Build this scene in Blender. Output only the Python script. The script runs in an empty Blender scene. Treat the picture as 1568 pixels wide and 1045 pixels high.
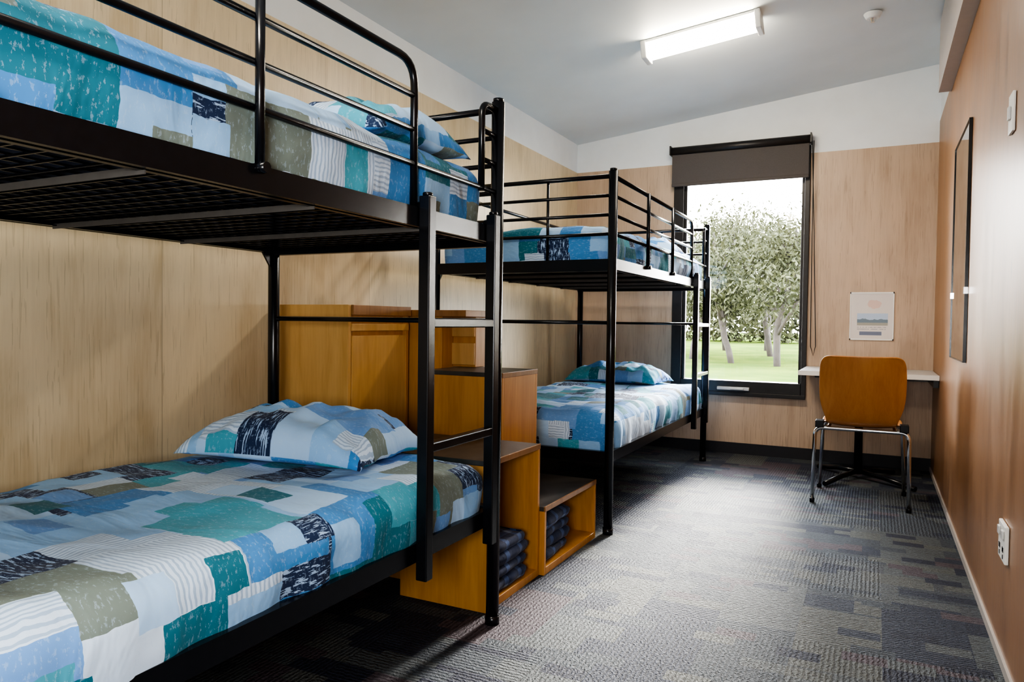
import bpy, bmesh, math, random
from mathutils import Vector, Matrix, noise
random.seed(7)
C=bpy.context.collection
# ------------------------------------------------------------------ node helpers
class NT:
    def __init__(s,name):
        s.m=bpy.data.materials.new(name); s.m.use_nodes=True; s.t=s.m.node_tree
        s.b=s.t.nodes['Principled BSDF']; s.out=s.t.nodes['Material Output']
    def n(s,typ,**k):
        nd=s.t.nodes.new(typ)
        for a,v in k.items(): setattr(nd,a,v)
        return nd
    def set(s,sock,v):
        if isinstance(v,bpy.types.NodeSocket): s.t.links.new(v,sock)
        else: sock.default_value=v
    def math(s,op,a,b=0.0,c=None):
        nd=s.n('ShaderNodeMath',operation=op); s.set(nd.inputs[0],a); s.set(nd.inputs[1],b)
        if c is not None: s.set(nd.inputs[2],c)
        return nd.outputs[0]
    def comb(s,x,y,z=0.0):
        nd=s.n('ShaderNodeCombineXYZ')
        for i,v in enumerate((x,y,z)): s.set(nd.inputs[i],v)
        return nd.outputs[0]
    def sep(s,v):
        nd=s.n('ShaderNodeSeparateXYZ'); s.set(nd.inputs[0],v); return nd.outputs
    def coord(s,w='Object'): return s.n('ShaderNodeTexCoord').outputs[w]
    def mapping(s,v,sc=(1,1,1),loc=(0,0,0)):
        nd=s.n('ShaderNodeMapping'); s.set(nd.inputs[0],v); nd.inputs['Scale'].default_value=sc; nd.inputs['Location'].default_value=loc; return nd.outputs[0]
    def noise(s,v,scale=5,detail=3,rough=.5,dist=0):
        nd=s.n('ShaderNodeTexNoise'); s.set(nd.inputs['Vector'],v); nd.inputs['Scale'].default_value=scale; nd.inputs['Detail'].default_value=detail
        nd.inputs['Roughness'].default_value=rough; nd.inputs['Distortion'].default_value=dist; return nd.outputs['Fac']
    def white(s,v):
        nd=s.n('ShaderNodeTexWhiteNoise',noise_dimensions='3D'); s.set(nd.inputs['Vector'],v); return nd.outputs['Value']
    def ramp(s,f,stops,interp='LINEAR'):
        nd=s.n('ShaderNodeValToRGB'); s.set(nd.inputs[0],f); r=nd.color_ramp; r.interpolation=interp
        while len(r.elements)<len(stops): r.elements.new(.5)
        for e,(p,c) in zip(r.elements,stops):
            e.position=p; e.color=(c[0],c[1],c[2],1)
        return nd.outputs[0]
    def mix(s,f,a,b,blend='MIX'):
        nd=s.n('ShaderNodeMix',data_type='RGBA',blend_type=blend); s.set(nd.inputs[0],f)
        for i,v in ((6,a),(7,b)):
            s.set(nd.inputs[i],v if isinstance(v,bpy.types.NodeSocket) else (v[0],v[1],v[2],1))
        return nd.outputs[2]
    def mixf(s,f,a,b):
        nd=s.n('ShaderNodeMix',data_type='FLOAT'); s.set(nd.inputs[0],f); s.set(nd.inputs[2],a); s.set(nd.inputs[3],b); return nd.outputs[0]
    def bump(s,h,strength=.3,dist=.01):
        nd=s.n('ShaderNodeBump'); nd.inputs['Strength'].default_value=strength; nd.inputs['Distance'].default_value=dist
        s.set(nd.inputs['Height'],h); s.t.links.new(nd.outputs[0],s.b.inputs['Normal'])
    def base(s,c): s.set(s.b.inputs['Base Color'],c if isinstance(c,bpy.types.NodeSocket) else (c[0],c[1],c[2],1))
    def rough(s,v): s.set(s.b.inputs['Roughness'],v)
    def P(s,k,v): s.set(s.b.inputs[k],v)

def simple(name,col,rough=.5,metal=0,var=.08,scale=30,bump=0):
    t=NT(name); v=t.coord(); f=t.noise(v,scale,3)
    a=[max(0,c*(1-var)) for c in col]; b=[min(1,c*(1+var)) for c in col]
    t.base(t.ramp(f,[(.3,a),(.7,b)])); t.rough(rough); t.P('Metallic',metal)
    if bump: t.bump(f,bump,.003)
    return t.m

def plywood(name,c1,c2,axis,seam0,seamw=1.2,rough=.38,seamk=.55):
    t=NT(name); v=t.coord(); s=t.sep(v); h=s[0] if axis=='X' else s[1]
    q=t.math('DIVIDE',t.math('SUBTRACT',h,seam0),seamw); cell=t.math('FLOOR',q); fr=t.math('FRACT',q)
    off=t.math('MULTIPLY',cell,3.71)
    w=t.comb(t.math('ADD',h,off),t.math('ADD',off,0.0),t.math('MULTIPLY',s[2],.16))
    g1=t.noise(w,6,5,.6,1.6)
    w2=t.comb(t.math('MULTIPLY',h,1.0),off,t.math('MULTIPLY',s[2],.04)); g2=t.noise(w2,110,3,.6)
    w3=t.comb(t.math('ADD',h,off),off,t.math('MULTIPLY',s[2],.6)); g3=t.noise(w3,2.5,3,.5,.8)
    f=t.math('ADD',t.math('MULTIPLY',g1,.42),t.math('ADD',t.math('MULTIPLY',g2,.20),t.math('MULTIPLY',g3,.40)))
    col=t.ramp(f,[(.38,c2),(.52,c1),(.66,[min(1,c*1.12) for c in c1])])
    dash=t.noise(t.comb(t.math('MULTIPLY',h,130),off,t.math('MULTIPLY',s[2],6)),1,2,.5)
    col=t.mix(t.math('MULTIPLY',t.math('GREATER_THAN',dash,.63),.28),col,[c*.6 for c in c2])
    vor=t.n('ShaderNodeTexVoronoi'); t.set(vor.inputs['Vector'],t.comb(t.math('MULTIPLY',h,1.6),off,t.math('MULTIPLY',s[2],.8))); vor.inputs['Scale'].default_value=1.3
    kn=t.ramp(vor.outputs['Distance'],[(.02,(1,1,1)),(.05,(0,0,0))])
    col=t.mix(t.math('MULTIPLY',kn,.45),col,[c*.45 for c in c2])
    seam=t.math('LESS_THAN',fr,.003)
    col=t.mix(t.math('MULTIPLY',seam,seamk),col,[c*.5 for c in c2])
    t.base(col); t.rough(t.mixf(g1,rough-.06,rough+.1)); t.bump(t.math('SUBTRACT',g2,seam),.06,.002)
    return t.m

def cabinet_wood(name,c1,c2):
    t=NT(name); v=t.coord(); m=t.mapping(v,(1,1,.12)); g=t.noise(m,14,5,.6,1.0); g2=t.noise(t.mapping(v,(1,1,.05)),120,2)
    f=t.math('ADD',t.math('MULTIPLY',g,.75),t.math('MULTIPLY',g2,.25))
    t.base(t.ramp(f,[(.3,c2),(.6,c1)])); t.rough(.33); t.bump(g2,.05,.001); return t.m

def cells(t,x,y,w,h,seed):
    row=t.math('FLOOR',t.math('ADD',t.math('DIVIDE',y,h),seed*.37))
    rr=t.white(t.comb(row,seed,1.5))
    xo=t.math('ADD',t.math('DIVIDE',x,w),t.math('MULTIPLY',rr,7.3))
    col=t.math('FLOOR',xo)
    return t.white(t.comb(col,row,seed+.5)), t.white(t.comb(col,row,seed+9.5))

def patchwork(name,seed=1.0):
    t=NT(name); uv=t.coord('UV'); s=t.sep(uv)
    d1=t.math('MULTIPLY',t.math('SUBTRACT',t.noise(uv,26,2),.5),.014)
    d2=t.math('MULTIPLY',t.math('SUBTRACT',t.noise(t.mapping(uv,(1,1,1),(5,3,0)),26,2),.5),.014)
    x=t.math('ADD',s[0],d1); y=t.math('ADD',s[1],d2)
    v1,t1=cells(t,x,y,.21,.15,seed); v2,t2=cells(t,y,x,.23,.14,seed+3); v3,t3=cells(t,x,y,.11,.085,seed+6)
    use2=t.math('GREATER_THAN',t2,.55); use3=t.math('GREATER_THAN',t3,.74)
    V=t.mixf(use2,v1,v2); V=t.mixf(use3,V,v3)
    pale=(.29,.53,.86); sky=(.07,.26,.60); aqua=(.075,.37,.50); teal=(.018,.18,.26); khaki=(.19,.24,.22); white=(.64,.79,.98); navy=(.014,.034,.10); lilac=(.16,.35,.72); ice=(.42,.64,.93)
    st_=[0,.17,.25,.38,.50,.59,.68,.79,.91]
    col=t.ramp(V,list(zip(st_,(pale,khaki,sky,lilac,teal,aqua,white,navy,ice))),'CONSTANT')
    mott=t.noise(t.mapping(uv,(60,130,1)),1,4,.7); col=t.mix(t.math('MULTIPLY',t.math('GREATER_THAN',mott,.58),.25),col,(.52,.70,.92))
    sc=t.noise(t.mapping(uv,(22,150,1)),1,3,.6); scr=t.noise(t.mapping(uv,(150,26,1)),1,3,.6)
    sc=t.mixf(t.math('GREATER_THAN',t1,.5),sc,scr)
    isn=t.math('MULTIPLY',t.math('GREATER_THAN',V,.79),t.math('LESS_THAN',V,.91))
    col=t.mix(t.math('MULTIPLY',isn,t.math('GREATER_THAN',sc,.56)),col,(.38,.55,.80))
    isw=t.math('MULTIPLY',t.math('GREATER_THAN',V,.70),t.math('LESS_THAN',V,.79))
    st=t.math('GREATER_THAN',t.math('SINE',t.math('MULTIPLY',t.mixf(t.math('GREATER_THAN',t2,.5),x,y),520)),.25)
    col=t.mix(t.math('MULTIPLY',isw,t.math('MULTIPLY',st,.6)),col,(.20,.34,.55))
    t.base(col); t.rough(.85)
    t.P('Sheen Weight',.05)
    wr=t.noise(t.mapping(uv,(1,1.6,1)),5,3,.5,.6)
    t.bump(wr,.5,.03)
    return t.m

def carpet():
    t=NT('carpet_tiles'); v=t.coord(); s=t.sep(v); x,y=s[0],s[1]
    v1,t1=cells(t,x,y,.25,.125,2.0); v2,t2=cells(t,y,x,.50,.25,5.0); v3,t3=cells(t,x,y,.125,.0625,8.0)
    V=t.mixf(t.math('GREATER_THAN',t2,.45),v1,v2); V=t.mixf(t.math('GREATER_THAN',t3,.72),V,v3)
    col=t.ramp(V,[(0,(.052,.064,.080)),(.2,(.084,.096,.104)),(.36,(.026,.031,.052)),(.52,(.080,.064,.078)),(.66,(.098,.106,.104)),(.8,(.032,.040,.064)),(.92,(.064,.072,.084))],'CONSTANT')
    V2,_=cells(t,x,y,.5,.5,11.0)
    sel=t.math('GREATER_THAN',V2,.5)
    dirn=t.mixf(sel,x,y); oth=t.mixf(sel,y,x)
    rib=t.math('SINE',t.math('ADD',t.math('MULTIPLY',dirn,420),t.math('MULTIPLY',t.noise(v,60,2),8)))
    loops=t.noise(t.comb(t.math('MULTIPLY',dirn,130),t.math('MULTIPLY',oth,60),0.0),1,2,.7)
    fl=t.noise(v,170,2,.8)
    k=t.math('ADD',t.math('MULTIPLY',rib,.32),t.math('MULTIPLY',loops,1.4)); k=t.math('ADD',k,t.math('MULTIPLY',fl,1.2)); k=t.math('SUBTRACT',k,.3)
    g=t.n('ShaderNodeVectorMath',operation='SCALE'); t.set(g.inputs[0],col); t.set(g.inputs[3],k)
    t.base(g.outputs[0]); t.rough(.68); t.P('Specular IOR Level',.35)
    t.bump(k,.7,.008); return t.m

M={}
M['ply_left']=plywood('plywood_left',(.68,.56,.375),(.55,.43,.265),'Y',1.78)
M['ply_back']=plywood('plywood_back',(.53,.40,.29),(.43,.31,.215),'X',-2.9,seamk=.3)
M['ply_right']=plywood('plywood_right',(.34,.180,.085),(.255,.128,.056),'Y',.6,rough=.3)  # orange-brown cast of the light on this wall is put into the tint
M['paint']=simple('white_paint',(.80,.83,.84),.6,var=.02,scale=8)
M['ceil']=simple('ceiling_paint',(.73,.77,.78),.55,var=.03,scale=3)
M['carpet']=carpet()
M['black']=simple('black_powdercoat',(.006,.007,.010),.25,0,var=.2,scale=60)
M['under']=simple('shaded_underside',(.045,.055,.085),.9,var=.5,scale=8)  # shade beneath the quilt, put into a dark fabric colour
M['steel']=simple('galvanised_slat',(.12,.11,.10),.45,.0)
M['rubber']=simple('dark_skirting',(.022,.022,.028),.55)
M['frame']=simple('window_aluminium',(.035,.033,.033),.4,.3)
M['blind']=simple('blind_fabric',(.10,.088,.084),.8,var=.06,scale=200)
M['cab']=cabinet_wood('cabinet_ply',(.60,.30,.085),(.46,.205,.045))
M['cablight']=cabinet_wood('cabinet_ply_pale',(.66,.40,.15),(.54,.30,.09))
M['cabedge']=cabinet_wood('cabinet_edge',(.34,.17,.06),(.22,.10,.03))
M['cabtop']=simple('worn_dark_top',(.06,.055,.05),.35,var=.3,scale=12)
M['chairwood']=cabinet_wood('chair_beech',(.48,.215,.065),(.39,.155,.04))
M['chrome']=simple('chrome',(.75,.75,.76),.12,1.0,var=.02)
M['plastic']=simple('white_plastic',(.80,.80,.78),.35,var=.02)
M['laminate']=simple('grey_laminate',(.60,.60,.60),.3,var=.03)
M['mirror']=simple('mirror_glass',(.80,.80,.78),.03,1.0,var=.01)
M['bark']=simple('bark',(.030,.024,.020),.9,var=.3,scale=5)
M['door']=cabinet_wood('door_veneer',(.55,.36,.2),(.45,.28,.15))
M['beam']=simple('beam_paint',(.48,.44,.41),.5,var=.03)
M['quilt1']=patchwork('patchwork_linen_a',17.0)
M['quilt2']=patchwork('patchwork_linen_b',21.0)
M['quilt3']=patchwork('patchwork_linen_c',7.0)
M['quilt4']=patchwork('patchwork_linen_d',12.0)
def leaf():
    t=NT('gum_leaves'); v=t.coord(); f=t.noise(v,.8,3); c=t.ramp(f,[(.3,(.020,.023,.011)),(.7,(.058,.060,.032))])
    t.base(c); t.rough(.7); t.P('Specular IOR Level',.08); return t.m
M['leaf']=leaf()
def grass():
    t=NT('grass_ground'); v=t.coord(); s=t.sep(v); f=t.noise(v,.5,4); g=t.noise(v,9,4)
    c=t.ramp(f,[(.4,(.036,.062,.010)),(.65,(.066,.092,.016))]); 
    near=t.math('LESS_THAN',t.math('ADD',s[1],t.math('MULTIPLY',f,4)),20.5)
    c=t.mix(near,c,(.12,.105,.09))
    c=t.mix(t.math('MULTIPLY',g,.3),c,(.09,.085,.05)); t.base(c); t.rough(1); t.P('Specular IOR Level',.0); return t.m
M['grass']=grass()
def emis(name,col,st):
    t=NT(name); t.base((.9,.9,.9)); t.P('Emission Color',(col[0],col[1],col[2],1)); t.P('Emission Strength',st); 
    f=t.noise(t.coord(),20,1); t.rough(t.mixf(f,.3,.4)); return t.m
M['diffuser']=emis('lamp_diffuser',(1,.88,.70),34)
def pane():
    t=NT('window_pane'); tr=t.n('ShaderNodeBsdfTransparent'); gl=t.n('ShaderNodeBsdfGlossy'); gl.inputs['Roughness'].default_value=.02
    fr=t.n('ShaderNodeFresnel'); fr.inputs[0].default_value=1.3; mx=t.n('ShaderNodeMixShader'); t.t.links.new(fr.outputs[0],mx.inputs[0])
    t.t.links.new(tr.outputs[0],mx.inputs[1]); t.t.links.new(gl.outputs[0],mx.inputs[2]); t.t.links.new(mx.outputs[0],t.out.inputs[0]); return t.m
M['pane']=pane()
def plaid():
    t=NT('navy_plaid_wool'); uv=t.coord('UV'); s=t.sep(uv)
    a=t.math('GREATER_THAN',t.math('SINE',t.math('MULTIPLY',s[0],60)),.7); b=t.math('GREATER_THAN',t.math('SINE',t.math('MULTIPLY',s[1],60)),.7)
    f=t.math('MULTIPLY',t.math('ADD',a,b),.5); c=t.ramp(f,[(0,(.010,.022,.075)),(.5,(.045,.085,.22)),(1,(.20,.30,.50))]); t.base(c); t.rough(.9); t.P('Sheen Weight',.1)
    t.bump(t.noise(uv,60,3),.4,.004); return t.m
M['plaid']=plaid()
def poster():
    t=NT('poster_print'); G=t.coord('Generated'); s=t.sep(G); x,z=s[0],s[2]
    paper=(.66,.60,.56)
    # printed landscape photograph: sky, hills, foreground
    hills=t.math('ADD',.36,t.math('MULTIPLY',t.noise(t.comb(t.math('MULTIPLY',x,5),0.0,0.0),1,3),.14))
    pic=t.mix(t.math('LESS_THAN',z,hills),(.40,.50,.66),(.10,.15,.20))
    pic=t.mix(t.math('LESS_THAN',z,.36),pic,(.30,.28,.22))
    inb=t.math('MULTIPLY',t.math('LESS_THAN',t.math('ABSOLUTE',t.math('SUBTRACT',z,.43)),.13),t.math('LESS_THAN',t.math('ABSOLUTE',t.math('SUBTRACT',x,.52)),.36))
    c=t.mix(inb,paper,pic)
    bar=t.math('MULTIPLY',t.math('LESS_THAN',t.math('ABSOLUTE',t.math('SUBTRACT',z,.13)),.04),t.math('LESS_THAN',t.math('ABSOLUTE',t.math('SUBTRACT',x,.48)),.26))
    c=t.mix(bar,c,(.10,.12,.20))
    # lines of printed text
    ln=t.math('GREATER_THAN',t.math('SINE',t.math('MULTIPLY',z,150)),.2)
    wd_=t.math('GREATER_THAN',t.noise(t.comb(t.math('MULTIPLY',x,30),0.0,t.math('MULTIPLY',z,24)),1,2),.46)
    tz=t.math('LESS_THAN',t.math('ABSOLUTE',t.math('SUBTRACT',z,.235)),.045); tx=t.math('LESS_THAN',t.math('ABSOLUTE',t.math('SUBTRACT',x,.5)),.34)
    c=t.mix(t.math('MULTIPLY',t.math('MULTIPLY',ln,wd_),t.math('MULTIPLY',tz,t.math('MULTIPLY',tx,.6))),c,(.15,.15,.18))
    dx=t.math('SUBTRACT',x,.56); dz=t.math('MULTIPLY',t.math('SUBTRACT',z,.76),1.6)
    r=t.math('SQRT',t.math('ADD',t.math('MULTIPLY',dx,dx),t.math('MULTIPLY',dz,dz)))
    r=t.math('ADD',r,t.math('MULTIPLY',t.noise(G,10,4),.2))
    c=t.mix(t.math('MULTIPLY',t.math('LESS_THAN',r,.26),.5),c,(.66,.34,.24))
    t.base(c); t.rough(.3); return t.m
M['poster']=poster()

# ------------------------------------------------------------------ mesh helpers
def empty(name,loc=(0,0,0)):
    o=bpy.data.objects.new(name,None); o.empty_display_size=.1; C.objects.link(o); return o
def fin(bm,name,mats,parent=None,smooth=False,bevel=0):
    me=bpy.data.meshes.new(name); bmesh.ops.recalc_face_normals(bm,faces=bm.faces) ; bm.to_mesh(me); bm.free()
    o=bpy.data.objects.new(name,me); C.objects.link(o)
    for m in (mats if isinstance(mats,(list,tuple)) else [mats]): me.materials.append(M[m])
    if smooth:
        for p in me.polygons: p.use_smooth=True
    if bevel:
        b=o.modifiers.new('bevel','BEVEL'); b.width=bevel; b.segments=2; b.limit_method='ANGLE'
    if parent: o.parent=parent
    return o
def box(bm,x0,x1,y0,y1,z0,z1,mi=0):
    vs=[bm.verts.new(c) for c in ((x0,y0,z0),(x1,y0,z0),(x1,y1,z0),(x0,y1,z0),(x0,y0,z1),(x1,y0,z1),(x1,y1,z1),(x0,y1,z1))]
    for f in ((0,3,2,1),(4,5,6,7),(0,1,5,4),(1,2,6,5),(2,3,7,6),(3,0,4,7)):
        fa=bm.faces.new([vs[i] for i in f]); fa.material_index=mi
def fillet(pts,rad,n=6):
    pts=[Vector(p) for p in pts]; out=[pts[0]]
    for i in range(1,len(pts)-1):
        a,b,c=pts[i-1],pts[i],pts[i+1]; d1=(a-b).normalized(); d2=(c-b).normalized()
        r=min(rad,(a-b).length*.49,(c-b).length*.49)
        p,q=b+d1*r,b+d2*r
        for k in range(n+1):
            t=k/n; out.append(p*(1-t)**2+b*2*t*(1-t)+q*t*t)
    out.append(pts[-1]); return out
def tube(bm,pts,r,seg=12,rad=0,mi=0):
    pts=fillet(pts,rad) if rad else [Vector(p) for p in pts]
    rings=[]; up=None
    for i,p in enumerate(pts):
        d=((pts[min(i+1,len(pts)-1)]-p).normalized()+(p-pts[max(i-1,0)]).normalized()).normalized()
        if up is None:
            up=Vector((0,0,1)) if abs(d.z)<.9 else Vector((1,0,0))
        up=(up-d*up.dot(d)).normalized(); s=d.cross(up)
        rings.append([bm.verts.new(p+(up*math.cos(a)+s*math.sin(a))*r) for a in [2*math.pi*k/seg for k in range(seg)]])
    for a,b in zip(rings,rings[1:]):
        for k in range(seg):
            f=bm.faces.new((a[k],a[(k+1)%seg],b[(k+1)%seg],b[k])); f.smooth=True; f.material_index=mi
    for rg in (rings[0],rings[-1]):
        try: f=bm.faces.new(rg); f.material_index=mi
        except: pass
def soft_box(name,x0,x1,y0,y1,z0,z1,r,mat,parent=None,nx=40,ny=80,nz=8,amp=.008,seed=0,tuck=.0,flutter=0):
    bm=bmesh.new(); uvl=bm.loops.layers.uv.new('UVMap')
    def P(a,b,c):
        p=Vector((x0+(x1-x0)*a,y0+(y1-y0)*b,z0+(z1-z0)*c))
        q=Vector((min(max(p.x,x0+r),x1-r),min(max(p.y,y0+r),y1-r),min(p.z,z1-r)))
        d=p-q
        if d.length>1e-6: p=q+d.normalized()*min(r,d.length if (a not in(0,1) and b not in(0,1) and c!=1) else r)
        s=Vector((seed*3.1,seed*1.7,0))
        n1=noise.noise(p*3.2+s); n2=noise.noise(p*9+s); n3=noise.noise(Vector((p.x*5,p.y*16,p.z*3))+s)
        k=amp*(n1*1.3+n2*.6+n3*.35)
        hc=c
        if hc>.95 : p.z+=k
        else:
            ax=Vector(((1 if a>.5 else -1) if a in(0,1) else 0,(1 if b>.5 else -1) if b in(0,1) else 0,0))
            p+=ax*(k*1.1+flutter*(1-hc)*math.sin(p.y*34+p.x*30+n1*5)*.5)
            p+=ax*(.012*math.sin(math.pi*hc)-tuck*(1-hc))
        return p
    cache={}
    def V(i,j,k):
        key=(i,j,k)
        if key not in cache: cache[key]=bm.verts.new(P(i/nx,j/ny,k/nz))
        return cache[key]
    def Q(ids,fn,mi=0):
        vs=[V(*i) for i in ids]; f=bm.faces.new(vs); f.smooth=True; f.material_index=mi
        for l,i in zip(f.loops,ids):
            X=x0+(x1-x0)*i[0]/nx; Y=y0+(y1-y0)*i[1]/ny; D=(z1-z0)*(1-i[2]/nz)
            l[uvl].uv=fn(X,Y,D)
    for i in range(nx):
        for j in range(ny):
            Q([(i,j,nz),(i+1,j,nz),(i+1,j+1,nz),(i,j+1,nz)],lambda X,Y,D:(X,Y))
            Q([(i,j,0),(i,j+1,0),(i+1,j+1,0),(i+1,j,0)],lambda X,Y,D:(X,Y),1)
    for k in range(nz):
        for i in range(nx):
            Q([(i,0,k),(i+1,0,k),(i+1,0,k+1),(i,0,k+1)],lambda X,Y,D:(X,Y-D))
            Q([(i,ny,k),(i,ny,k+1),(i+1,ny,k+1),(i+1,ny,k)],lambda X,Y,D:(X,Y+D))
        for j in range(ny):
            Q([(nx,j,k),(nx,j+1,k),(nx,j+1,k+1),(nx,j,k+1)],lambda X,Y,D:(X+D,Y))
            Q([(0,j,k),(0,j,k+1),(0,j+1,k+1),(0,j+1,k)],lambda X,Y,D:(X-D,Y))
    return fin(bm,name,[mat,'under'],parent)
def pillow(name,cx,cy,z0,L,W,H,mat,rot=0,seed=0,tilt=0):
    bm=bmesh.new(); uvl=bm.loops.layers.uv.new('UVMap'); n=44; g={}
    for side in (1,-1):
        for i in range(n+1):
            for j in range(n+1):
                u=i/n*2-1; v=j/n*2-1
                if side==-1 and (i in(0,n) or j in(0,n)): g[(side,i,j)]=g[(1,i,j)]; continue
                e=(1-abs(u)**3.2)*(1-abs(v)**3.2); h=max(0,e)**.5
                pin=1-.07*(1-abs(v)**2)*abs(u)**6; pin2=1-.08*(1-abs(u)**2)*abs(v)**6
                X=u*L/2*pin; Y=v*W/2*pin2
                s=Vector((X*6+seed,Y*6,side*2)); w=noise.noise(s)*.022+noise.noise(s*2.3)*.016+noise.noise(Vector((X*22,Y*8,seed)))*.012
                Z=H*(.22+side*h*(.78 if side==1 else .20))+w*h*(1.3 if side==1 else .1)
                if side==1:
                    for ox,oy,q in ((-1.05,-1.05,1),(1.05,-1.05,2),(1.05,1.05,3)):
                        ang=math.atan2(v-oy,u-ox); rr=math.hypot(u-ox,v-oy)
                        Z+=.010*math.sin(ang*14+seed*q)*math.exp(-rr*1.3)*h
                Z-=H*.12*(abs(u)*abs(v))**3
                Z+=abs(u)**4*.012*noise.noise(Vector((Y*20,seed,1)))
                g[(side,i,j)]=bm.verts.new((X,Y,max(Z,0)))
    for side in (1,-1):
        for i in range(n):
            for j in range(n):
                ids=[(i,j),(i+1,j),(i+1,j+1),(i,j+1)]
                if side==-1: ids.reverse()
                try: f=bm.faces.new([g[(side,)+t] for t in ids])
                except: continue
                f.smooth=True
                for l,t in zip(f.loops,ids): l[uvl].uv=(t[0]/n*L+seed*.7,t[1]/n*W+seed*.43+(0 if side==1 else 1))
    m=Matrix.Translation((cx,cy,z0))@Matrix.Rotation(math.radians(rot),4,'Z')@Matrix.Rotation(math.radians(tilt),4,'X')
    bmesh.ops.transform(bm,matrix=m,verts=bm.verts)
    zmin=min(v.co.z for v in bm.verts)
    for v in bm.verts: v.co.z+=z0-zmin
    return fin(bm,name,mat)

# ------------------------------------------------------------------ room
xR,xL,yB,yF=.356,-2.309,5.812,-1.6
zP,zcL,zcR=2.276,2.515,2.812
WX0,WX1,WZ0,WZ1=-1.47,-.462,.461,2.33
def ceilz(x): return zcL+(zcR-zcL)*(x-xL)/(xR-xL)
bm=bmesh.new(); box(bm,xL-.12,xR+.12,yF-.12,yB+.12,-.15,0); fin(bm,'floor','carpet')
def slab(name,x0,x1,y0,y1,mat):
    bm=bmesh.new(); vs=[]
    for dz in (0,.15):
        for x,y in ((x0,y0),(x1,y0),(x1,y1),(x0,y1)): vs.append(bm.verts.new((x,y,ceilz(x)+dz)))
    for f in ((0,1,2,3),(7,6,5,4),(0,4,5,1),(1,5,6,2),(2,6,7,3),(3,7,4,0)): bm.faces.new([vs[i] for i in f])
    return fin(bm,name,mat)
slab('ceiling',xL-.12,xR+.12,yF-.12,yB+.12,'ceil')
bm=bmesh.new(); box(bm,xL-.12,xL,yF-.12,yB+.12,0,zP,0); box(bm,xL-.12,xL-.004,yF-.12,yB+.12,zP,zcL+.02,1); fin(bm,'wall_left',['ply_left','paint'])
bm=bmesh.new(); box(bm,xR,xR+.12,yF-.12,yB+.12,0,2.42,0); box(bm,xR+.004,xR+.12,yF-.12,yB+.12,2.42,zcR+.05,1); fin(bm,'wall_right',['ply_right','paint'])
bm=bmesh.new()
for (a,b,c,d) in ((xL,WX0,0,zP),(WX1,xR,0,zP),(WX0,WX1,0,WZ0)): box(bm,a,b,yB,yB+.119,c,d,0)
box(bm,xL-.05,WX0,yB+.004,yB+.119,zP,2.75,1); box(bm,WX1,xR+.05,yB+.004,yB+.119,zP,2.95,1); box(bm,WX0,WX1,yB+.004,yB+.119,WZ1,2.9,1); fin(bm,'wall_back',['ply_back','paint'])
bm=bmesh.new(); box(bm,xL,-.75,yF-.12,yF,0,2.9); box(bm,.15,xR,yF-.12,yF,0,2.9); box(bm,-.75,.15,yF-.12,yF,2.05,2.9); fin(bm,'wall_front','paint')
d=empty('door_1'); bm=bmesh.new(); box(bm,-.745,.145,yF-.08,yF-.04,.005,2.045); fin(bm,'door_leaf','door',d,bevel=.003)
bm=bmesh.new(); tube(bm,[(-.66,yF-.04,1.0),(-.66,yF+.02,1.0),(-.54,yF+.02,1.0)],.01,rad=.02); fin(bm,'door_handle','chrome',d)
bm=bmesh.new(); box(bm,xL,xR,yB-.012,yB,0,.085); fin(bm,'baseboard_back','rubber')
bm=bmesh.new(); box(bm,xL,xL+.012,yF,yB-.012,0,.085); fin(bm,'baseboard_left','rubber')
bm=bmesh.new(); box(bm,xR-.008,xR,yF,yB-.012,0,.03); fin(bm,'baseboard_right','beam')
bm=bmesh.new(); box(bm,.292,xR,yF,4.95,2.375,2.79); fin(bm,'trim_1','beam')

# window
w=empty('window_1')
bm=bmesh.new()
y0,y1=yB-.03,yB+.07; F=.078
box(bm,WX0,WX0+F,y0,y1,WZ0,WZ1); box(bm,WX1-.035,WX1,y0,y1,WZ0,WZ1); box(bm,WX0+F,WX1-.035,y0,y1,WZ0,WZ0+.105); box(bm,WX0+F,WX1-.035,y0,y1,WZ1-.08,WZ1)
box(bm,WX0-.01,WX1+.0,yB-.045,yB-.03,WZ0-.01,WZ0+.02)
fin(bm,'frame','frame',w,bevel=.003)
bm=bmesh.new(); box(bm,WX0+F,WX0+F+.022,yB+.0,yB+.04,WZ0+.105,WZ1-.08); box(bm,WX1-.057,WX1-.035,yB+.0,yB+.04,WZ0+.105,WZ1-.08)
fin(bm,'sash','frame',w,bevel=.002)
bm=bmesh.new(); box(bm,WX0+F,WX1-.035,yB+.018,yB+.022,WZ0+.105,WZ1-.08); fin(bm,'glass','pane',w)
bm=bmesh.new(); box(bm,-1.10,-.86,yB-.06,yB-.03,WZ0+.035,WZ0+.06); box(bm,-1.0,-.9,yB-.075,yB-.06,WZ0+.04,WZ0+.052); fin(bm,'winder_handle','laminate',w,bevel=.004)
b=empty('roller_blind')
bm=bmesh.new(); box(bm,-1.478,-.47,yB-.075,yB-.072,2.10,2.37); fin(bm,'fabric','blind',b)
bm=bmesh.new(); tube(bm,[(-1.49,yB-.068,2.365),(-.458,yB-.068,2.365)],.032,20); box(bm,-1.495,-1.485,yB-.1,yB-.001,2.335,2.405); box(bm,-.463,-.453,yB-.1,yB-.001,2.335,2.405); fin(bm,'roller_tube','frame',b)
bm=bmesh.new(); box(bm,-1.478,-.47,yB-.082,yB-.066,2.085,2.11); fin(bm,'bottom_bar','blind',b,bevel=.004)
bm=bmesh.new(); tube(bm,[(-.44,yB-.07,2.35),(-.44,yB-.03,1.5),(-.435,yB-.03,.85),(-.415,yB-.03,.78),(-.40,yB-.03,.85),(-.42,yB-.05,1.5),(-.45,yB-.07,2.35)],.003,6); fin(bm,'pull_cord','frame',b)

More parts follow.
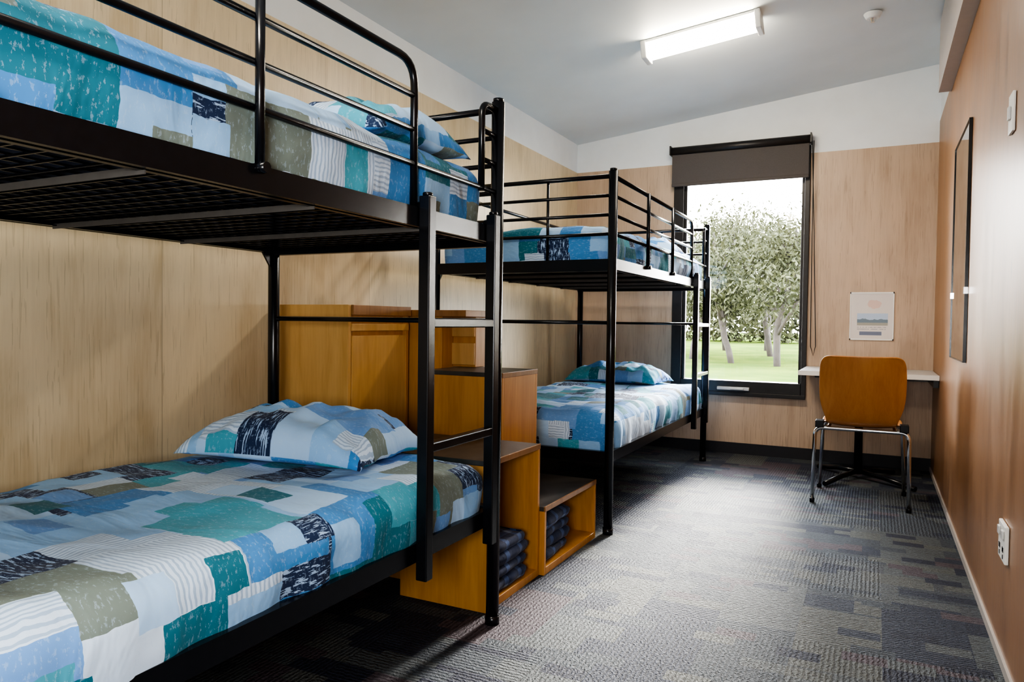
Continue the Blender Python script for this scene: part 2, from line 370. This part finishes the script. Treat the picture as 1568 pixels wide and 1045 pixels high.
# ceiling lamp + smoke detector
def batten(x0,x1,y,name='ceiling_light'):
    e=empty(name); xm=(x0+x1)/2; sl=math.atan((zcR-zcL)/(xR-xL)); L=(x1-x0)/2
    Mx=Matrix.Translation((xm,y,ceilz(xm)-.001))@Matrix.Rotation(-sl,4,'Y')
    bm=bmesh.new(); box(bm,-L,L,-.06,.06,-.018,0); box(bm,-L-.012,-L+.02,-.065,.065,-.105,0); box(bm,L-.02,L+.012,-.065,.065,-.105,0); bmesh.ops.transform(bm,matrix=Mx,verts=bm.verts); fin(bm,'housing','plastic',e,bevel=.006)
    bm=bmesh.new(); n=10; R=[]
    for x in (-L+.02,L-.02):
        R.append([bm.verts.new((x,.058*math.cos(math.pi*k/n),-.018-.082*math.sin(math.pi*k/n)**.5)) for k in range(n+1)])
    for k in range(n): bm.faces.new((R[0][k],R[0][k+1],R[1][k+1],R[1][k]))
    bmesh.ops.transform(bm,matrix=Mx,verts=bm.verts); fin(bm,'diffuser','diffuser',e,smooth=True)
    return e
batten(-1.25,-.61,4.17)
batten(-1.25,-.61,.3)  # second batten, out of view, added to light the foreground
s=empty('smoke_detector'); bm=bmesh.new()
bmesh.ops.create_cone(bm,cap_ends=True,segments=32,radius1=.035,radius2=.05,depth=.03,matrix=Matrix.Translation((-.06,4.60,ceilz(-.05)-.018))); fin(bm,'housing','plastic',s,bevel=.004)
bm=bmesh.new(); bmesh.ops.create_cone(bm,cap_ends=True,segments=24,radius1=.012,radius2=.02,depth=.02,matrix=Matrix.Translation((-.06,4.60,ceilz(-.05)-.042))); fin(bm,'sensor','chrome',s)

# ------------------------------------------------------------------ bunk beds
bx,bl=-1.117,-2.092; H=1.719
def bunk(ya,yb):
    e=empty('bunk_bed')
    bm=bmesh.new()
    for x in (bx,bl):
        for y in (ya,yb):
            tube(bm,[(x,y,.0),(x,y,H-.006)],.0215,20); tube(bm,[(x,y,H-.006),(x,y,H+.006)],.017,20)
            tube(bm,[(x,y,0),(x,y,.03)],.0245,20)
    for y in (ya,yb):
        for z,r in ((1.69,.011),(1.60,.008),(1.51,.008),(1.42,.008),(1.002,.009)):
            tube(bm,[(bl,y,z),(bx,y,z)],r)
        for x in (-1.45,-1.76): tube(bm,[(x,y,1.30),(x,y,1.69)],.007)
        for z in (1.270,.36): box(bm,bl,bx,y-.014,y+.014,z-.025,z+.032)
    for x,sx in ((bx,1),(bl,-1)):
        for z in (1.275,.365):
            box(bm,x-.014,x+.014,ya,yb,z-.022,z+.03)
            box(bm,min(x,x-sx*.03),max(x,x-sx*.03),ya,yb,z-.022,z-.018)
            for y in (ya,yb):
                dy=.06 if y==ya else -.06
                vs=[(x,y,z-.022),(x,y+dy,z-.022),(x,y,z-.105)]
                a=[bm.verts.new((p[0]-.004,p[1],p[2])) for p in vs]; c=[bm.verts.new((p[0]+.004,p[1],p[2])) for p in vs]
                bm.faces.new(a); bm.faces.new(c[::-1])
                for k in range(3): bm.faces.new((a[k],a[(k+1)%3],c[(k+1)%3],c[k]))
    fin(bm,'frame','black',e)
    bm=bmesh.new()   # guard rails
    yg=yb-.479; ym=yb-1.035; yn=yb-.108
    tube(bm,[(bx,ya,1.69),(bx,yg,1.69),(bx,yg,1.30)],.0105,rad=.07)
    for z in (1.60,1.51): tube(bm,[(bx,ya,z),(bx,yg,z)],.008)
    tube(bm,[(bx,ya,1.42),(bx,yb,1.42)],.008)
    for y in (ym,ym-.52): tube(bm,[(bx+.014,y,1.695),(bx+.014,y,1.29)],.010); tube(bm,[(bx+.0,y,1.30),(bx+.034,y,1.30)],.011,10)
    tube(bm,[(bx,yb,1.685),(bx,yn,1.685),(bx,yn,1.41)],.0105,rad=.04)
    for z in (1.60,1.51): tube(bm,[(bx,yn,z),(bx,yb,z)],.008)
    tube(bm,[(bl,ya,1.69),(bl,yb,1.69)],.0105); 
    for z in (1.51,): tube(bm,[(bl,ya,z),(bl,yb,z)],.008)
    fin(bm,'guard_rails','black',e)
    bm=bmesh.new()   # ladder
    xl=bx+.032; la,lb=yb-.458,yb-.085
    for y in (la,lb):
        box(bm,xl-.017,xl+.017,y-.017,y+.017,.295,1.335); tube(bm,[(xl,y,1.335),(xl,y,1.345)],.014)
        tube(bm,[(bx,y,1.31),(xl,y,1.31)],.012)
        tube(bm,[(bx,y,.38),(xl,y,.38)],.012)
    for z in (.995,.655): box(bm,xl-.015,xl+.015,la,lb,z-.013,z+.013)
    fin(bm,'ladder','black',e,bevel=.004)
    bm=bmesh.new()   # wire mesh base
    for z in (1.262,.352):
        y=ya+.05
        while y<yb-.03:
            box(bm,bl+.01,bx-.01,y-.0022,y+.0022,z,z+.0044); y+=.05
        x=bl+.05
        while x<bx-.03:
            box(bm,x-.0022,x+.0022,ya+.01,yb-.01,z+.004,z+.008); x+=.05
    fin(bm,'mesh_base','black',e)
    bm=bmesh.new()
    for z in (1.252,.342):
        for k in range(1,5):
            y=ya+(yb-ya)*k/5; box(bm,bl+.01,bx-.01,y-.012,y+.012,z+.004,z+.008); box(bm,bl+.01,bx-.01,y-.012,y-.009,z-.006,z+.004)
    fin(bm,'cross_slats','steel',e)
    return e
B1=(.007,2.107); B2=(3.266,5.365)
bunk(*B1); bunk(*B2)
mx0,mx1=bl+.026,bx-.024
soft_box('mattress',mx0,mx1+.02,B1[0]+.03,B1[1]-.045,.366,.548,.06,'quilt1',seed=1,amp=.014,flutter=.01)
soft_box('mattress',mx0,mx1,B1[0]+.03,B1[1]-.045,1.272,1.49,.06,'quilt2',seed=2,amp=.014)
soft_box('mattress',mx0,mx1+.015,B2[0]+.035,B2[1]-.045,.366,.57,.06,'quilt3',seed=3,amp=.016,flutter=.012)
soft_box('mattress',mx0,mx1,B2[0]+.035,B2[1]-.045,1.272,1.47,.06,'quilt4',seed=4,amp=.016)
pillow('pillow',-1.67,1.83,.551,.69,.44,.150,'quilt1',rot=6,seed=3.4)
pillow('pillow',-1.48,1.78,1.492,.66,.42,.145,'quilt2',rot=-4,seed=2.9)
pillow('pillow',-1.66,5.05,.575,.68,.42,.13,'quilt3',rot=-3,seed=4.1)
pillow('pillow',-1.55,5.05,1.476,.66,.42,.12,'quilt4',rot=3,seed=5.7)

# ------------------------------------------------------------------ stepped storage shelf
e=empty('stepped_storage_shelf')
def openbox(bm,x0,x1,y0,y1,z0,z1,t=.018,open_front=True,shelf=None,topmi=2):
    box(bm,x0,x1,y0,y0+t,z0,z1-t); box(bm,x0,x1,y1-t,y1,z0,z1-t); box(bm,x0,x0+t,y0+t,y1-t,z0,z1-t)
    box(bm,x0+t,x1,y0+t,y1-t,z0,z0+t*1.6); 
    box(bm,x0,x1-.004,y0,y1,z1-t,z1,topmi); box(bm,x1-.004,x1+.002,y0,y1,z1-t-.002,z1+.001,1)
    if not open_front: box(bm,x1-t,x1,y0+t,y1-t,z0,z1-t)
bm=bmesh.new()
openbox(bm,-1.529,-1.17,2.165,2.594,0,.523)
openbox(bm,-1.60,-1.15,2.600,3.185,0,.272)
openbox(bm,-1.73,-1.355,2.62,2.96,.272,.79,open_front=False)
openbox(bm,-1.91,-1.532,2.30,2.594,.0,.523,open_front=False)
fin(bm,'steps',['cab','cabedge','cabtop'],e,bevel=.0015)
bm=bmesh.new()
box(bm,-2.28,-1.91,2.33,2.35,0,1.062,2); box(bm,-2.28,-1.93,2.35,2.75,0,1.03); 
box(bm,-1.93,-1.913,2.36,2.74,.02,.935,2); box(bm,-1.93,-1.905,2.35,2.75,.955,.985,2); box(bm,-2.28,-1.90,2.351,2.76,1.02,1.062,1)
box(bm,-1.93,-1.91,2.735,2.755,0,1.03)
box(bm,-2.28,-1.76,2.80,3.1,0,1.02); box(bm,-1.76,-1.64,2.9,3.1,.79,1.02)
box(bm,-2.28,-1.63,2.79,3.11,1.02,1.05,1); box(bm,-2.0,-1.642,2.89,2.9,.80,.90,2); box(bm,-2.0,-1.642,2.89,2.9,.93,1.0,2)
fin(bm,'tall_cabinet',['cab','cabedge','cablight'],e,bevel=.002)

def blanket(x0,x1,y0,y1,z0,layers,name='folded_blanket',seed=0):
    e=empty(name); z=z0
    for i in range(layers):
        h=.042+.006*((i+seed)%2); o=.008*math.sin(i*2.1+seed)
        ob=soft_box('fold_%d'%(i+1),x0+o,x1+o,y0+o,y1-o,z,z+h+.004,.02,'plaid',e,nx=16,ny=16,nz=5,amp=.016,seed=seed+i); z+=h
    return e
blanket(-1.46,-1.185,2.20,2.50,.034,4,seed=1)
blanket(-1.45,-1.18,2.64,2.92,.034,4,seed=2)

# ------------------------------------------------------------------ desk
e=empty('desk'); bm=bmesh.new(); box(bm,-.46,xR-.002,5.2,yB-.002,.672,.70); fin(bm,'desk_top','laminate',e,bevel=.003)
bm=bmesh.new(); box(bm,-.464,xR-.002,5.194,5.2,.670,.701); fin(bm,'edge_strip','plastic',e)
bm=bmesh.new(); box(bm,xR-.03,xR-.002,5.25,yB-.002,.62,.672); box(bm,-.4,xR-.03,yB-.03,yB-.002,.62,.672)
cx,cy=-.09,5.28
tube(bm,[(cx,cy,.03),(cx,cy,.66)],.025,16); box(bm,cx-.15,cx+.15,cy-.1,cy+.1,.655,.672)
for a in (-115,-40,50,140):
    r=math.radians(a); dx,dy=math.cos(r),math.sin(r); L=.42
    if a>0: L=.33
    tube(bm,[(cx,cy,.05),(cx+dx*L*.5,cy+dy*L*.5,.04),(cx+dx*L,cy+dy*L,.018)],.016,10)
fin(bm,'pedestal','black',e)

# ------------------------------------------------------------------ chair
e=empty('desk_chair'); cx=-.065
prof=[(4.335,.838,.165,.0),(4.336,.832,.190,.008),(4.338,.815,.207,.012),(4.345,.77,.215,.022),(4.36,.68,.217,.026),(4.378,.60,.214,.024),(4.395,.545,.204,.018),(4.412,.50,.186,.012),(4.435,.465,.176,.006),(4.475,.448,.184,.0),(4.53,.442,.200,.0),(4.62,.44,.208,.0),(4.72,.444,.208,.0),(4.78,.446,.200,.0),(4.81,.436,.18,0)]
bm=bmesh.new(); nx=20; rows=[]
for y,z,hw,c in prof:
    row=[]
    for i in range(nx+1):
        u=i/nx*2-1; 
        yy=y+c*(abs(u)**2.2)*1.3; zz=z
        if z<.46: zz+=.012*abs(u)**3-.006*(1-u*u)
        row.append(bm.verts.new((cx+u*hw,yy,zz)))
    rows.append(row)
for a,b2 in zip(rows,rows[1:]):
    for i in range(nx): f=bm.faces.new((a[i],a[i+1],b2[i+1],b2[i])); f.smooth=True
o=fin(bm,'moulded_shell','chairwood',e,smooth=True); so=o.modifiers.new('s','SOLIDIFY'); so.thickness=.011; so.offset=0; sb=o.modifiers.new('ss','SUBSURF'); sb.levels=1; sb.render_levels=2
bm=bmesh.new(); r=.0105
xl_,xr_=-.306,.176
tube(bm,[(xl_,4.43,0),(xl_+.006,4.45,.425),(xr_-.006,4.45,.425),(xr_,4.43,0)],r,rad=.045)
tube(bm,[(xl_+.01,4.86,0),(xl_+.03,4.78,.425),(xr_-.03,4.78,.425),(xr_-.01,4.86,0)],r,rad=.045)
for x in (xl_+.075,xr_-.075): tube(bm,[(x,4.45,.425),(x,4.78,.425)],.009)
fin(bm,'chrome_legs','chrome',e)
bm=bmesh.new()
for x,y in ((xl_,4.43),(xr_,4.43),(xl_+.01,4.86),(xr_-.01,4.86)): tube(bm,[(x,y,0),(x,y,.025)],.014)
for x in (xl_+.03,xr_-.03): box(bm,x-.022,x+.022,4.425,4.50,.428,.468)
fin(bm,'rubber_feet','black',e,bevel=.003)

# ------------------------------------------------------------------ wall things
e=empty('notice_poster'); bm=bmesh.new(); box(bm,-.172,.102,yB-.006,yB-.002,.907,1.241); fin(bm,'print','poster',e)
bm=bmesh.new()
for a in ((-.177,.107,1.236,1.246),(-.177,.107,.902,.912),(-.177,-.170,.902,1.246),(.100,.107,.902,1.246)): box(bm,a[0],a[1],yB-.009,yB-.002,a[2],a[3])
fin(bm,'clear_frame','plastic',e)
e=empty('wall_mirror'); bm=bmesh.new(); box(bm,xR-.010,xR-.003,3.769,4.424,.848,1.920); fin(bm,'glass','mirror',e)
bm=bmesh.new()
for a in ((3.764,3.770,.845,1.923),(4.423,4.427,.845,1.923),(3.765,4.427,.845,.849),(3.765,4.427,1.919,1.923)): box(bm,xR-.014,xR-.001,*a)
fin(bm,'mirror_frame','black',e)
bm=bmesh.new(); box(bm,xR-.018,xR-.001,3.76,3.785,1.15,1.18); box(bm,xR-.018,xR-.001,4.41,4.435,1.15,1.18); fin(bm,'clips','chrome',e)
e=empty('light_switch'); bm=bmesh.new(); box(bm,xR-.01,xR-.001,2.615,2.69,1.59,1.71); fin(bm,'plate','plastic',e,bevel=.003)
bm=bmesh.new(); box(bm,xR-.017,xR-.01,2.64,2.665,1.63,1.67); fin(bm,'rocker','laminate',e,bevel=.002)
e=empty('power_outlet'); bm=bmesh.new(); box(bm,xR-.012,xR-.001,2.50,2.62,.315,.425); fin(bm,'plate','plastic',e,bevel=.003)
bm=bmesh.new(); box(bm,xR-.018,xR-.012,2.515,2.54,.385,.41); box(bm,xR-.018,xR-.012,2.58,2.605,.385,.41); fin(bm,'switches','laminate',e,bevel=.002)
bm=bmesh.new()
for y in (2.53,2.59):
    box(bm,xR-.0135,xR-.012,y-.009,y-.005,.345,.36); box(bm,xR-.0135,xR-.012,y+.005,y+.009,.345,.36); box(bm,xR-.0135,xR-.012,y-.002,y+.002,.325,.338)
fin(bm,'socket_slots','black',e)

# ------------------------------------------------------------------ outdoors
bm=bmesh.new(); g=bmesh.ops.create_grid(bm,x_segments=60,y_segments=60,size=60)
for v in bm.verts: v.co+=Vector((-8,66,0)); v.co.z=-.45+noise.noise(v.co*.1)*.25
fin(bm,'ground','grass')
def leafquad(bm,p,s,rnd):
    a=rnd.uniform(0,6.28); b=rnd.uniform(-1,1)
    d=Vector((math.cos(a)*.6,math.sin(a)*.6,b)).normalized(); w=d.cross(Vector((rnd.uniform(-1,1),rnd.uniform(-1,1),.3))).normalized()
    vs=[bm.verts.new(p-d*s),bm.verts.new(p+w*s*.35),bm.verts.new(p+d*s),bm.verts.new(p-w*s*.35)]; bm.faces.new(vs)
def tree(x,y,h,sp,nl,seed):
    rnd=random.Random(seed); e=empty('gum_tree'); bm=bmesh.new(); tips=[]
    def limb(p,d,L,r,depth):
        pts=[p]; q=p.copy()
        for k in range(4):
            d=(d+Vector((rnd.uniform(-.18,.18),rnd.uniform(-.18,.18),rnd.uniform(-.02,.14)))).normalized(); q=q+d*L/4; pts.append(q.copy())
        tube(bm,pts,r,7)
        if depth==0: tips.append(q); tips.append(pts[2]); return
        for k in range(rnd.choice((3,4))):
            a=rnd.uniform(0,6.28); nd=(d+Vector((math.cos(a)*.75,math.sin(a)*.75,rnd.uniform(-.1,.45)))).normalized()
            limb(pts[rnd.choice((2,3,4))],nd,L*.68,r*.55,depth-1)
    limb(Vector((x,y,-.6)),Vector((rnd.uniform(-.1,.1),0,1)),h*.42,.07+h*.009,2)
    fin(bm,'trunk','bark',e)
    bm=bmesh.new()
    for k in range(nl):
        t=rnd.choice(tips); p=t+Vector((rnd.gauss(0,sp),rnd.gauss(0,sp),rnd.gauss(-.1,sp*.7)))
        leafquad(bm,p,rnd.uniform(.06,.14),rnd)
    fin(bm,'foliage','leaf',e)
for i,(x,y,h) in enumerate([(-3.1,27,5.8),(-5.0,29,5.6),(-7.0,31,6.8),(-2.4,31,5.8),(-4.3,35,7.6),(-9.5,36,7),(-7.6,42,10),(-3.4,42,9),(-5.9,46,11)]):
    tree(x,y,h,.46+.025*h,5000,i+3)
rnd=random.Random(99); bm=bmesh.new()
for k in range(9000):
    x=rnd.uniform(-26,6); y=62+rnd.gauss(0,1.5); top=3.2+1.6*noise.noise(Vector((x*.35,0,3)))+.8*noise.noise(Vector((x*1.3,0,7)))
    leafquad(bm,Vector((x,y,-.4+(top+.4)*rnd.random()**.8)),rnd.uniform(.2,.4),rnd)
fin(bm,'distant_tree_line','leaf')

# ------------------------------------------------------------------ light
wd=bpy.data.worlds.new('World'); bpy.context.scene.world=wd; wd.use_nodes=True; nt=wd.node_tree
bg=nt.nodes['Background']; tc=nt.nodes.new('ShaderNodeTexCoord'); sp=nt.nodes.new('ShaderNodeSeparateXYZ'); rp=nt.nodes.new('ShaderNodeValToRGB')
nt.links.new(tc.outputs['Generated'],sp.inputs[0]); nt.links.new(sp.outputs[2],rp.inputs[0]); nt.links.new(rp.outputs[0],bg.inputs[0])
rp.color_ramp.elements[0].color=(1,.96,.90,1); rp.color_ramp.elements[1].color=(.82,.90,1,1); rp.color_ramp.elements[1].position=.6
bg.inputs[1].default_value=20.0
def area(name,loc,rot,sx,sy,en,col=(1,1,1),portal=False):
    l=bpy.data.lights.new(name,'AREA'); l.shape='RECTANGLE'; l.size=sx; l.size_y=sy; l.energy=en; l.color=col
    if portal: l.cycles.is_portal=True
    o=bpy.data.objects.new(name,l); o.location=loc; o.rotation_euler=[math.radians(a) for a in rot]; C.objects.link(o); return o
area('window_portal',(-.966,yB+.09,1.39),(-90,0,0),.95,1.8,1,portal=True)
area('ceiling_light_glow',(-.93,4.17,2.54),(0,-6,0),.6,.08,12,(1,.88,.74))
area('added_fill_front',(-.93,.3,2.54),(0,-6,0),.6,.08,15,(1,.93,.84))  # fill lamp for the added batten, brightens the near bed
area('camera_bounce_flash',(-.02,-.6,1.10),(90,0,34),.5,.5,25,(.96,.99,1))
sn=bpy.data.lights.new('sun','SUN'); sn.energy=14; sn.angle=math.radians(13); sn.color=(1,.95,.87); so=bpy.data.objects.new('sun',sn); C.objects.link(so)
so.rotation_euler=Vector((.0,-1,-.48)).to_track_quat('-Z','Y').to_euler()

# ------------------------------------------------------------------ camera (fitted)
f,yaw,pit,rol=1112.971,26.630,1.502,.729
y,t,r=[math.radians(a) for a in (yaw,pit,rol)]
F=Vector((-math.sin(y)*math.cos(t),math.cos(y)*math.cos(t),-math.sin(t))); R=Vector((math.cos(y),math.sin(y),0)); U=R.cross(F)
R2=R*math.cos(r)+U*math.sin(r); U2=U*math.cos(r)-R*math.sin(r)
mt=Matrix((R2,U2,-F)).transposed().to_4x4(); mt.translation=(0,0,1.0)
cd=bpy.data.cameras.new('camera'); co=bpy.data.objects.new('camera',cd); C.objects.link(co); co.matrix_world=mt
cd.sensor_width=36; cd.lens=f/1568*36; cd.clip_start=.02
bpy.context.scene.camera=co
vs=bpy.context.scene.view_settings
vs.view_transform='AgX'
try: vs.look='AgX - High Contrast'
except Exception as ex: print(ex)
vs.exposure=.55
